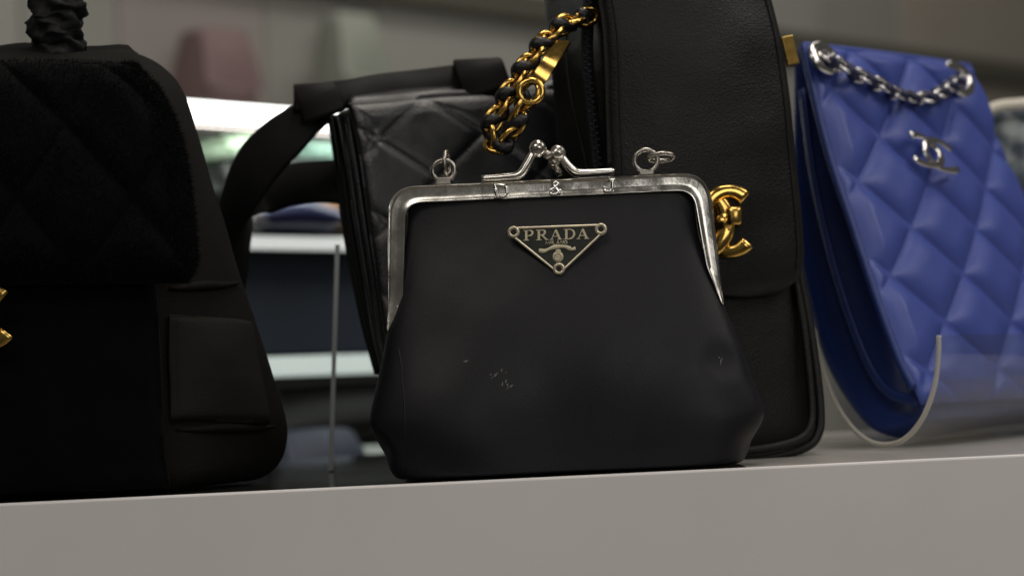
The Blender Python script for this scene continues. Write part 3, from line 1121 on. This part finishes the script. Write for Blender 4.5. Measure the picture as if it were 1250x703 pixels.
# ================================================================== 3. tilted quilted black bag behind, with folded strap
qb = thing('quilted_bag', 'glossy black quilted leather bag leaning behind the purse with a folded strap', 'handbag', (-0.03, 0.13, 0.0))
YA, YB = 0.10, 0.14
FLc = curve3([(428, 132), (440, 190), (450, 270), (462, 360), (474, 440), (490, 520), (505, 556)], YA + 0.02, YA - 0.005)
FRc = curve3([(705, 114), (718, 190), (728, 270), (738, 360), (745, 440), (750, 520), (752, 553)], YB + 0.02, YB)
BRc = curve3([(690, 114), (705, 190), (718, 270), (730, 360), (740, 440), (745, 520), (748, 543)], YB + 0.06, YB + 0.05)
BLc = curve3([(400, 138), (404, 190), (412, 270), (430, 360), (448, 430), (470, 520), (488, 553)], YA + 0.05, YA + 0.03)
for lst in (FLc, FRc, BRc, BLc):
    lst[-1].z = 0.0015
    for q in lst:
        q.z = max(q.z, 0.0015)
MB().boxloft(FLc, FRc, BRc, BLc, nv=60, nu=40, nd=24, p=7, bulge=0.004, side=-0.004, r0=0.006, r1=0.008, rough=0.001).build('body', PLAINBLK, qb)
FL3 = curve3([(424, 128), (438, 190), (449, 270), (461, 360), (472, 430)], YA + 0.010, YA - 0.012)
FR3 = curve3([(712, 106), (722, 190), (734, 270), (744, 360), (750, 430)], YB + 0.008, YB - 0.010)
qf = MB().sheet(FL3, FR3, nu=150, nv=150, thick=0.003, edge=0.006, bow=0.004, quilt=(2.3, 3.0, 0.0017, 0.30, 0.36, 0.0), rough=0.0004)
qf.build('quilted_flap', LAMB, qb)
# top of the flap folding back
top = MB()
rows = []
Lt = [W(424, 128, YA + 0.008), W(421, 121, YA + 0.016), W(418, 119, YA + 0.030), W(412, 121, YA + 0.045)]
Rt = [W(712, 106, YB + 0.006), W(709, 98, YB + 0.014), W(702, 96, YB + 0.030), W(695, 98, YB + 0.045)]
top.sheet(catmull(Lt, 5), catmull(Rt, 5), nu=50, nv=16, thick=0.002, edge=0.004, rough=0.0006)
top.build('flap_top', LAMB, qb)
# layered gusset edges
for k, (dx, dY, rr) in enumerate(((-4, 0.004, 0.0022), (-11, 0.012, 0.0026), (-19, 0.022, 0.0026), (-25, 0.032, 0.0022))):
    f_ = 1.0 + 0.0 * k
    g = curve3([(428 + dx, 142), (438 + dx * 1.05, 200), (449 + dx * 1.15, 270), (460 + dx * 1.1, 340), (468 + dx * 0.9, 400), (478 + dx * 0.7, 455)], YA + dY + 0.008, YA + dY - 0.008)
    MB().tube(g, rr, 8, flat=(1, 0, 0), squash=0.8).build('gusset_fold', LAMB if k in (0, 1) else PLAINBLK, qb)
# strap lying across the top and looping down on the left
st = catmull([W(604, 92, YB + 0.010), W(560, 96, YB + 0.006), (W(500, 104, YB)), W(440, 113, YA + 0.02), W(395, 118, YA + 0.018), W(360, 122, YA + 0.020)], 6)
MB().strap(st, (0.02, 0.55, 0.84), 0.018, 0.004).build('strap', PLAINBLK, qb)


def strap_loop(x0, x1, yt, dy, Y):
    sec = [(0, 0.010), (-0.2, 0.002), (0, -0.008), (1.6, -0.010)]
    P = [W((x0 + x1) / 2, yt + 34 + dy, Y + 0.018), W((x0 + x1) / 2, yt + 6, Y + 0.014), W((x0 + x1) / 2, yt, Y), W((x0 + x1) / 2 + 3, yt + 8, Y - 0.011), W((x0 + x1) / 2 + 14, yt + 36 + dy, Y - 0.013)]
    wv = (W(x1, yt - 3, Y) - W(x0, yt, Y))
    MB().strap(catmull(P, 6), wv.normalized(), wv.length, 0.003).build('strap_loop', PLAINBLK, qb)


strap_loop(358, 408, 105, 2, YA + 0.012)
strap_loop(553, 612, 75, 4, YB + 0.002)
# wide strap arching down to the left
sp = [(400, 134, .125), (374, 146, .125), (346, 168, .125), (318, 196, .128), (300, 226, .130), (284, 262, .134), (276, 310, .14), (275, 370, .145)]
cs = catmull([W(*q) for q in sp], 6)
wv_ = []
wd = []
for i in range(len(cs)):
    t = (cs[min(i + 1, len(cs) - 1)] - cs[max(i - 1, 0)]).normalized()
    n_ = Vector((0, 1, 0)).cross(t)
    wv_.append((n_ + Vector((0, 0.5, 0))).normalized())
    k = i / (len(cs) - 1)
    wd.append(0.014 + 0.016 * math.sin(math.pi * min(1, k * 1.25)))
MB().strap(cs, wv_, wd, 0.0035).build('strap', PLAINBLK, qb)
sp = [(275, 380, .16), (292, 300, .16), (312, 246, .158), (346, 228, .155), (388, 222, .150), (424, 222, .145)]
cs = catmull([W(*q) for q in sp], 6)
MB().strap(cs, (0.35, 0.3, 0.9), [0.027 + 0.002 * math.sin(i * .2) for i in range(len(cs))], 0.0035).build('strap', PLAINBLK, qb)

# ================================================================== 4. black velvet bag at the left
vb = thing('velvet_bag', 'large black plush bag with quilted flap and side pocket at the left', 'handbag', (-0.22, 0.02, 0.0))
YV = -0.018
FLc = curve3([(-330, 95), (-340, 250), (-350, 400), (-355, 530), (-352, 622)], YV)
FRc = curve3([(165, 76), (186, 130), (198, 230), (202, 340), (206, 450), (213, 540), (222, 601)], YV, YV)
BRc = curve3([(176, 60), (222, 98), (247, 165), (270, 235), (296, 315), (326, 392), (355, 462), (374, 515), (368, 556), (340, 590)], 0.075, 0.065)
BLc = curve3([(-280, 80), (-300, 250), (-310, 400), (-320, 530), (-318, 600)], 0.075)
for lst in (FLc, FRc, BRc, BLc):
    lst[-1].z = 0.0012
    for q in lst:
        q.z = max(q.z, 0.0012)
vbody = MB().boxloft(FLc, FRc, BRc, BLc, nv=70, nu=60, nd=26, p=7, bulge=0.010, side=0.006, r0=0.010, r1=0.010, rough=0.0018)
vbody.build('body', CANVAS, vb)
# front panel under the flap (plush)
FL4 = curve3([(-320, 330), (-330, 480), (-335, 610)], YV - 0.008)
FR4 = curve3([(190, 330), (196, 440), (200, 540), (208, 596)], YV - 0.004, YV - 0.004)
MB().sheet(FL4, FR4, nu=60, nv=40, thick=0.004, edge=0.008, bow=0.008, rough=0.002).build('front_panel', VELVET, vb)
# quilted plush flap
FL5 = curve3([(-320, 90), (-330, 120), (-335, 240), (-338, 358)], YV + 0.002, YV - 0.016)
FR5 = curve3([(168, 84), (196, 112), (222, 170), (236, 250), (241, 318), (230, 346)], YV + 0.004, YV - 0.014)
vf = MB().sheet(FL5, FR5, nu=170, nv=110, thick=0.008, edge=0.010, bow=0.010, quilt=(4.2, 1.55, 0.006, 0.30, 0.6, 0.0), rough=0.002)
vfo = vf.build('quilted_flap', VELVET, vb)
# top of the body between flap and back
MB().sheet(curve3([(-280, 66), (-300, 75), (-320, 92)], 0.06, YV), curve3([(168, 66), (170, 76), (166, 90)], 0.06, YV + 0.006), nu=40, nv=14, thick=0.005, edge=0.01, rough=0.003).build('top_panel', CANVAS, vb)
# side pocket
def side_pt(px, py, lift):
    """nearest point of the bag's own surface seen at a spot, lifted off it"""
    best, bp_ = 1e9, None
    for p in vbody.v:
        d = p - CAM
        z_ = d.dot(FWD)
        e = (625 + d.dot(RTV) / z_ * F_PX - px) ** 2 + (351.5 - d.dot(UPV) / z_ * F_PX - py) ** 2
        if e < 260 and z_ * 400 + e * 0.6 < best:
            best, bp_ = z_ * 400 + e * 0.6, p
    if bp_ is None:
        bp_ = W(px, py, 0.03)
    k = (W(px, py, bp_.y) - bp_)
    return bp_ + k + Vector((0.45, -0.9, 0)).normalized() * lift


SL = [side_pt(206, 384 + 13 * i, 0.0022) for i in range(11)]
SR = [side_pt(300 + 2.6 * i, 392 + 12.6 * i, 0.0022) for i in range(11)]
SL = [Vector((a.x, sum(q.y for q in SL) / 11, a.z)) for a in SL]
SR = [Vector((a.x, SR[0].y + (SR[-1].y - SR[0].y) * i / 10, a.z)) for i, a in enumerate(SR)]
POCK = mat('black_pocket_cloth', (0.0155, 0.0147, 0.0126), 0.85, spec=0.15, grain=2, gscale=1800, gstr=0.4, wrinkle=0.35, wscale=40)
MB().sheet(SL, SR, nu=30, nv=30, thick=0.0035, edge=0.004, bow=0.006, rough=0.002).build('side_pocket', POCK, vb)
for a, b in (((206, 352), (292, 346)), ((214, 524), (336, 521))):
    pts = [side_pt(a[0] + (b[0] - a[0]) * k / 10, a[1] + (b[1] - a[1]) * k / 10 + 2 * math.sin(k), 0.0012) for k in range(11)]
    for _ in range(3):
        pts = [pts[0]] + [(pts[k - 1] + pts[k] + pts[k + 1]) / 3 for k in range(1, 10)] + [pts[-1]]
    MB().tube(pts, [0.0004 + 0.0018 * math.sin(math.pi * k / 10) for k in range(11)], 8).build('side_seam', CANVAS, vb)
# gold ornament at the frame edge
YE = YV - 0.024


def EM(px, py, lift):
    return W(px, py, YE - lift)


emblem_arcs(EM, -26, 388, 28, 32, 12, 0.0032, rad(42), BRASS, vb, 0.002, (0, -1, 0), rad(-6))
# gathered handle
hd = MB()
hp = catmull([W(74, 96, 0.03), W(72, 60, 0.028), (W(66, 34, 0.026)), W(70, 4, 0.026), W(62, -40, 0.027), W(20, -80, 0.028)], 10)
v, f = [], []
n = 26
for i, p in enumerate(hp):
    for k in range(n):
        an = 2 * math.pi * k / n
        q = Vector((math.cos(an), math.sin(an), 0))
        rr = 0.0125 + 0.0016 * math.sin(an * 5 + i * 0.5) + 0.0022 * noise.noise(Vector((q.x * 1.5, q.y * 1.5, i * 0.42)))
        v.append(p + Vector((q.x * rr, q.y * rr, 0.003 * noise.noise(Vector((q.x * 2, q.y * 2, i * 0.3))))))
for i in range(len(hp) - 1):
    for k in range(n):
        f.append((i * n + k, i * n + (k + 1) % n, (i + 1) * n + (k + 1) % n, (i + 1) * n + k))
f.append(tuple(range(n)))
f.append(tuple((len(hp) - 1) * n + k for k in range(n)))
hd.add(v, f)
hd.build('handle', mat('gathered_black_fabric', (0.006, 0.006, 0.0065), 0.6, spec=0.25, wrinkle=0.3, wscale=120), vb)


def pile(front, cols, count, length, seed, drop=0.4, inset=0):
    """short nap hairs standing on a padded panel"""
    r = random.Random(seed)
    b = MB()
    N = len(front)
    rows_ = N // cols
    for _ in range(count):
        i, j = r.randrange(0, rows_ - 1), r.randrange(0, cols - 1)
        if r.random() < 0.25:
            j = cols - 2 - int(r.random() ** 2 * 8)
        if r.random() < 0.1:
            i = int(r.random() ** 2 * 5)
        a, c, d = front[i * cols + j], front[i * cols + j + 1], front[(i + 1) * cols + j]
        p = a + (c - a) * r.random() + (d - a) * r.random()
        if p.x < -0.30:
            continue
        nn = (d - a).cross(c - a)
        if nn.length < 1e-12:
            continue
        nn.normalize()
        if nn.y > 0:
            nn = -nn
        dr = (nn + Vector((r.gauss(0, .5), r.gauss(0, .3), r.gauss(-drop, .5)))).normalized() * length * r.uniform(.5, 1.2)
        s_ = Vector((r.gauss(0, 1), 0, r.gauss(0, 1))).normalized() * 0.00016
        b.add([p - s_, p + s_, p + dr], [(0, 1, 2)])
    return b


o = pile(vf.front, 171, 26000, 0.0030, 5).build('plush_pile', FUR, vfo, smooth=False)
o['kind'] = 'stuff'

# ================================================================== 5. blue quilted bag in its clear stand
ub = thing('blue_quilted_bag', 'bright blue quilted leather bag with silver chain in a clear stand', 'handbag', (0.26, 0.2, 0.004))
FLp = [(981, 56, .165), (990, 100, .158), (1012, 190, .146), (1042, 280, .132), (1072, 370, .118), (1098, 440, .108), (1115, 474, .103), (1124, 494, .103)]
FRp = [(1183, 82, .285), (1196, 118, .282), (1222, 190, .276), (1254, 270, .268), (1290, 350, .262), (1320, 420, .258), (1342, 460, .256), (1350, 482, .256)]
BLp = [(964, 60, .188), (962, 120, .188), (960, 210, .188), (964, 310, .186), (982, 400, .180), (1006, 465, .168), (1042, 516, .150), (1078, 538, .135)]
BRp = [(1175, 84, .300), (1180, 120, .305), (1200, 200, .315), (1225, 280, .320), (1250, 350, .320), (1275, 420, .315), (1295, 470, .31), (1310, 500, .30)]
C3 = lambda k: catmull([W(*q) for q in k], 8)
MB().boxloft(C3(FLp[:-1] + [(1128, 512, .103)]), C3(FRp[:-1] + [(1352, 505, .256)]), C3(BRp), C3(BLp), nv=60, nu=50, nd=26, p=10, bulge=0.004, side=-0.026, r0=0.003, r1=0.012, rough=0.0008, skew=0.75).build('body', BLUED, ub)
off = lambda k, d: [(a, b, c - d) for a, b, c in k]
bq = MB().sheet(C3(off(FLp, 0.003)), C3(off(FRp, 0.003)), nu=200, nv=200, thick=0.003, edge=0.006, bow=0.006, quilt=(2.95, 3.8, 0.0054, 0.30, 0.66, 0.06), rough=0.0004)
bq.build('quilted_front', BLUE, ub)
# rolled front-left edge and gusset fold
MB().tube(C3(off(FLp[:7], 0.004)), 0.0022, 10).build('edge_binding', BLUED, ub)
MB().tube(C3([(979, 110, .178), (995, 230, .168), (1025, 350, .152), (1058, 440, .138), (1085, 478, .125), (1120, 490, .108)]), 0.0030, 10, flat=(1, 0.4, 0), squash=0.6).build('gusset_fold', BLUED, ub)
# top rim
MB().tube([C3(off(FLp, 0.002))[0].lerp(C3(off(FRp, 0.002))[0], k / 20) + Vector((0, -0.004 * math.sin(math.pi * k / 20), 0)) for k in range(21)], 0.0022, 10).build('top_rim', BLUE, ub)


def BQ(u, t):
    """point on the quilted front at fraction u across, t down"""
    i, j = int(t * 200), int(u * 200)
    return bq.front[i * 201 + j]


def nearest_front(px, py):
    best, bp_ = 1e9, None
    for p in bq.front[::3]:
        d = p - CAM
        z_ = d.dot(FWD)
        x_ = 625 + d.dot(RTV) / z_ * F_PX
        y_ = 351.5 - d.dot(UPV) / z_ * F_PX
        e = (x_ - px) ** 2 + (y_ - py) ** 2
        if e < best:
            best, bp_ = e, p
    return bp_


bdir = (C3(FRp)[0] - C3(FLp)[0]).normalized()
bup = (C3(FLp)[0] - C3(FLp)[-1]).normalized()
bnrm = bup.cross(bdir).normalized()
if bnrm.y > 0:
    bnrm = -bnrm
for (px_, py_, rx) in ((1001, 74, 0.0072), (1166, 100, 0.0092)):
    c = nearest_front(px_, py_) + bnrm * 0.003
    MB().ring(c, bdir * rx * 1.25, bup * rx, 0.0034, 28, 10, squash=0.55).build('eyelet', BRIGHT, ub)
    MB().tube([c - bnrm * 0.004, c - bnrm * 0.0004], rx * 0.8, 20).build('eyelet_hole', NAVY, ub)
cpx = [(1003, 76), (1020, 87), (1040, 97), (1062, 108), (1084, 120), (1108, 127), (1130, 124), (1150, 113), (1165, 102)]
cpath = catmull([nearest_front(*q) + bnrm * 0.0048 for q in cpx], 6)
for _ in range(3):
    cpath = [cpath[0]] + [(cpath[i - 1] + cpath[i] + cpath[i + 1]) / 3 for i in range(1, len(cpath) - 1)] + [cpath[-1]]
chain(cpath, 0.0070, 0.0058, 0.0034, 0.0011, BRIGHT, ub, leather=NAVY, lr=0.0032, ref=bnrm, weave=0.0022)
ec = nearest_front(1129, 193)


def BE(px_, py_, lift):
    # local millimetre frame on the blue front
    return ec + bdir * (px_ * 0.001) + bup * (-py_ * 0.001) + bnrm * (lift + 0.0045)


emblem_arcs(BE, 0, 0, 16.0, 9.0, 8.5, 0.0022, rad(48), BRIGHT, ub, 0.002, bnrm, rad(10))

# clear acrylic cradle: a bent sheet, its profile swept to the right and back
ac = thing('acrylic_stand', 'clear bent acrylic cradle holding the blue quilted bag', 'stand', (0.2, 0.12, 0.0))
PRO = [(1150, 410, .062), (1149, 440, .062), (1144, 475, .063), (1130, 512, .066), (1108, 538, .076), (1085, 546, .088), (1060, 541, .104), (1036, 520, .125), (1015, 485, .150), (1000, 440, .168), (993, 405, .178)]
prof = catmull([W(*q) for q in PRO], 8)
lowz = min(p.z for p in prof)
for p in prof:
    p.z += max(0.0012 - lowz, 0) if lowz < 0.0012 else -(lowz - 0.0012)
sweepv = Vector((0.125, 0.172, 0.0))
th = 0.0026
inn = []
for i, p in enumerate(prof):
    t = (prof[min(i + 1, len(prof) - 1)] - prof[max(i - 1, 0)]).normalized()
    nn = t.cross(sweepv.normalized()).normalized()
    if nn.z < 0 and abs(nn.z) > 0.5:
        nn = -nn
    inn.append((p, nn))
# consistent side
for i in range(1, len(inn)):
    if inn[i][1].dot(inn[i - 1][1]) < 0:
        inn[i] = (inn[i][0], -inn[i][1])
mid_n = inn[len(inn) // 2][1]
sg = 1 if mid_n.z > 0 else -1
v, f = [], []
m_ = len(prof)
for (p, nn) in inn:
    q = p + nn * (th * sg)
    v += [p, q, q + sweepv, p + sweepv]
for i in range(m_ - 1):
    for k in range(4):
        f.append((i * 4 + k, i * 4 + (k + 1) % 4, (i + 1) * 4 + (k + 1) % 4, (i + 1) * 4 + k))
f.append((0, 1, 2, 3))
f.append(tuple((m_ - 1) * 4 + k for k in range(4)))
MB().add(v, f).build('cradle', ACRY, ac, auto=40)
ed = [p + nn * (th * 0.5 * sg) - sweepv.normalized() * 0.0008 for (p, nn) in inn]
MB().tube(ed, th * 0.52, 8).build('polished_edge', ACRYE, ac)

# ================================================================== 6. patterned bag at the far right edge
TW = bpy.data.materials.new('blue_white_print')
TW.use_nodes = True
nt = TW.node_tree
bs = nt.nodes['Principled BSDF']
bs.inputs['Roughness'].default_value = 0.6
tcn = nt.nodes.new('ShaderNodeTexCoord')
nz = nt.nodes.new('ShaderNodeTexNoise')
nz.inputs['Scale'].default_value = 38
nz.inputs['Detail'].default_value = 3
cr = nt.nodes.new('ShaderNodeValToRGB')
cr.color_ramp.elements[0].position = 0.44
cr.color_ramp.elements[0].color = (0.030, 0.045, 0.065, 1)
cr.color_ramp.elements[1].position = 0.60
cr.color_ramp.elements[1].color = (0.36, 0.40, 0.40, 1)
nt.links.new(tcn.outputs['Object'], nz.inputs['Vector'])
nt.links.new(nz.outputs['Fac'], cr.inputs[0])
nt.links.new(cr.outputs[0], bs.inputs['Base Color'])
tb = thing('patterned_bag', 'blue and white patterned bag with cream piping at the right edge', 'handbag', (0.36, 0.36, 0.0))
TL = [(1203, 134, .36), (1200, 160, .36), (1202, 230, .36), (1205, 340, .36), (1206, 440, .36), (1206, 528, .36)]
TR = [(1330, 130, .40), (1360, 160, .40), (1380, 230, .40), (1390, 340, .40), (1395, 440, .40), (1398, 528, .40)]
offp = lambda k, d, s_=0: [(a + s_, b, c + d) for a, b, c in k]
tl, trr, tbr, tbl = C3(TL), C3(TR), C3(offp(TR, 0.03)), C3(offp(TL, 0.03))
for lst in (tl, trr, tbr, tbl):
    lst[-1].z = 0.0012
    for q in lst:
        q.z = max(q.z, 0.0012)
MB().boxloft(tl, trr, tbr, tbl, nv=30, nu=30, nd=10, p=5, bulge=0.006, r0=0.012, r1=0.008).build('body', TW, tb)
rimp = catmull([W(1198, 230, .355), W(1199, 170, .355), W(1202, 142, .355), W(1215, 131, .356), W(1245, 127, .362), W(1300, 124, .375), W(1345, 140, .39), W(1375, 230, .395)], 8)
MB().tube(rimp, 0.0036, 10).build('piping', mat('cream_piping', (0.72, 0.68, 0.58), 0.5), tb)

# ================================================================== 7. glass divider between the bags
ga, gb = W(403.5, 571, 0.15), W(412, 300, 0.15)
gd = thing('glass_divider', 'thin upright glass divider on the shelf left of the purse', 'glass divider', (ga.x, 0.15, 0.0))
gdir = Vector((ga.x - CAM.x, ga.y - CAM.y, 0)).normalized()
gdir = (Matrix.Rotation(rad(-0.6), 3, 'Z') @ gdir)
gn = Vector((gdir.y, -gdir.x, 0))
base0 = Vector((ga.x, ga.y, 0.0006))
hgt = gb.z
lean = Vector((gb.x - ga.x, 0, 0))
def slab(a, d0, d1, t_, z0, z1):
    f_ = []
    for (dd, zz) in ((d0, z0), (d1, z0), (d1, z1), (d0, z1)):
        f_.append(a + gdir * dd + lean * (zz / hgt) + Vector((0, 0, zz)))
    return [p - gn * t_ for p in f_], [p + gn * t_ for p in f_]
GLS = mat('clear_glass', (0.93, 0.97, 0.96), 0.0, trans=1.0, ior=1.5)
MB().prism(*slab(base0, 0.0012, 0.16, 0.0011, 0, hgt)).build('pane', GLS, gd, smooth=False)
MB().prism(*slab(base0, 0.0, 0.0010, 0.0012, 0, hgt)).build('ground_edge', GLSE if False else GLASSE, gd, smooth=False)
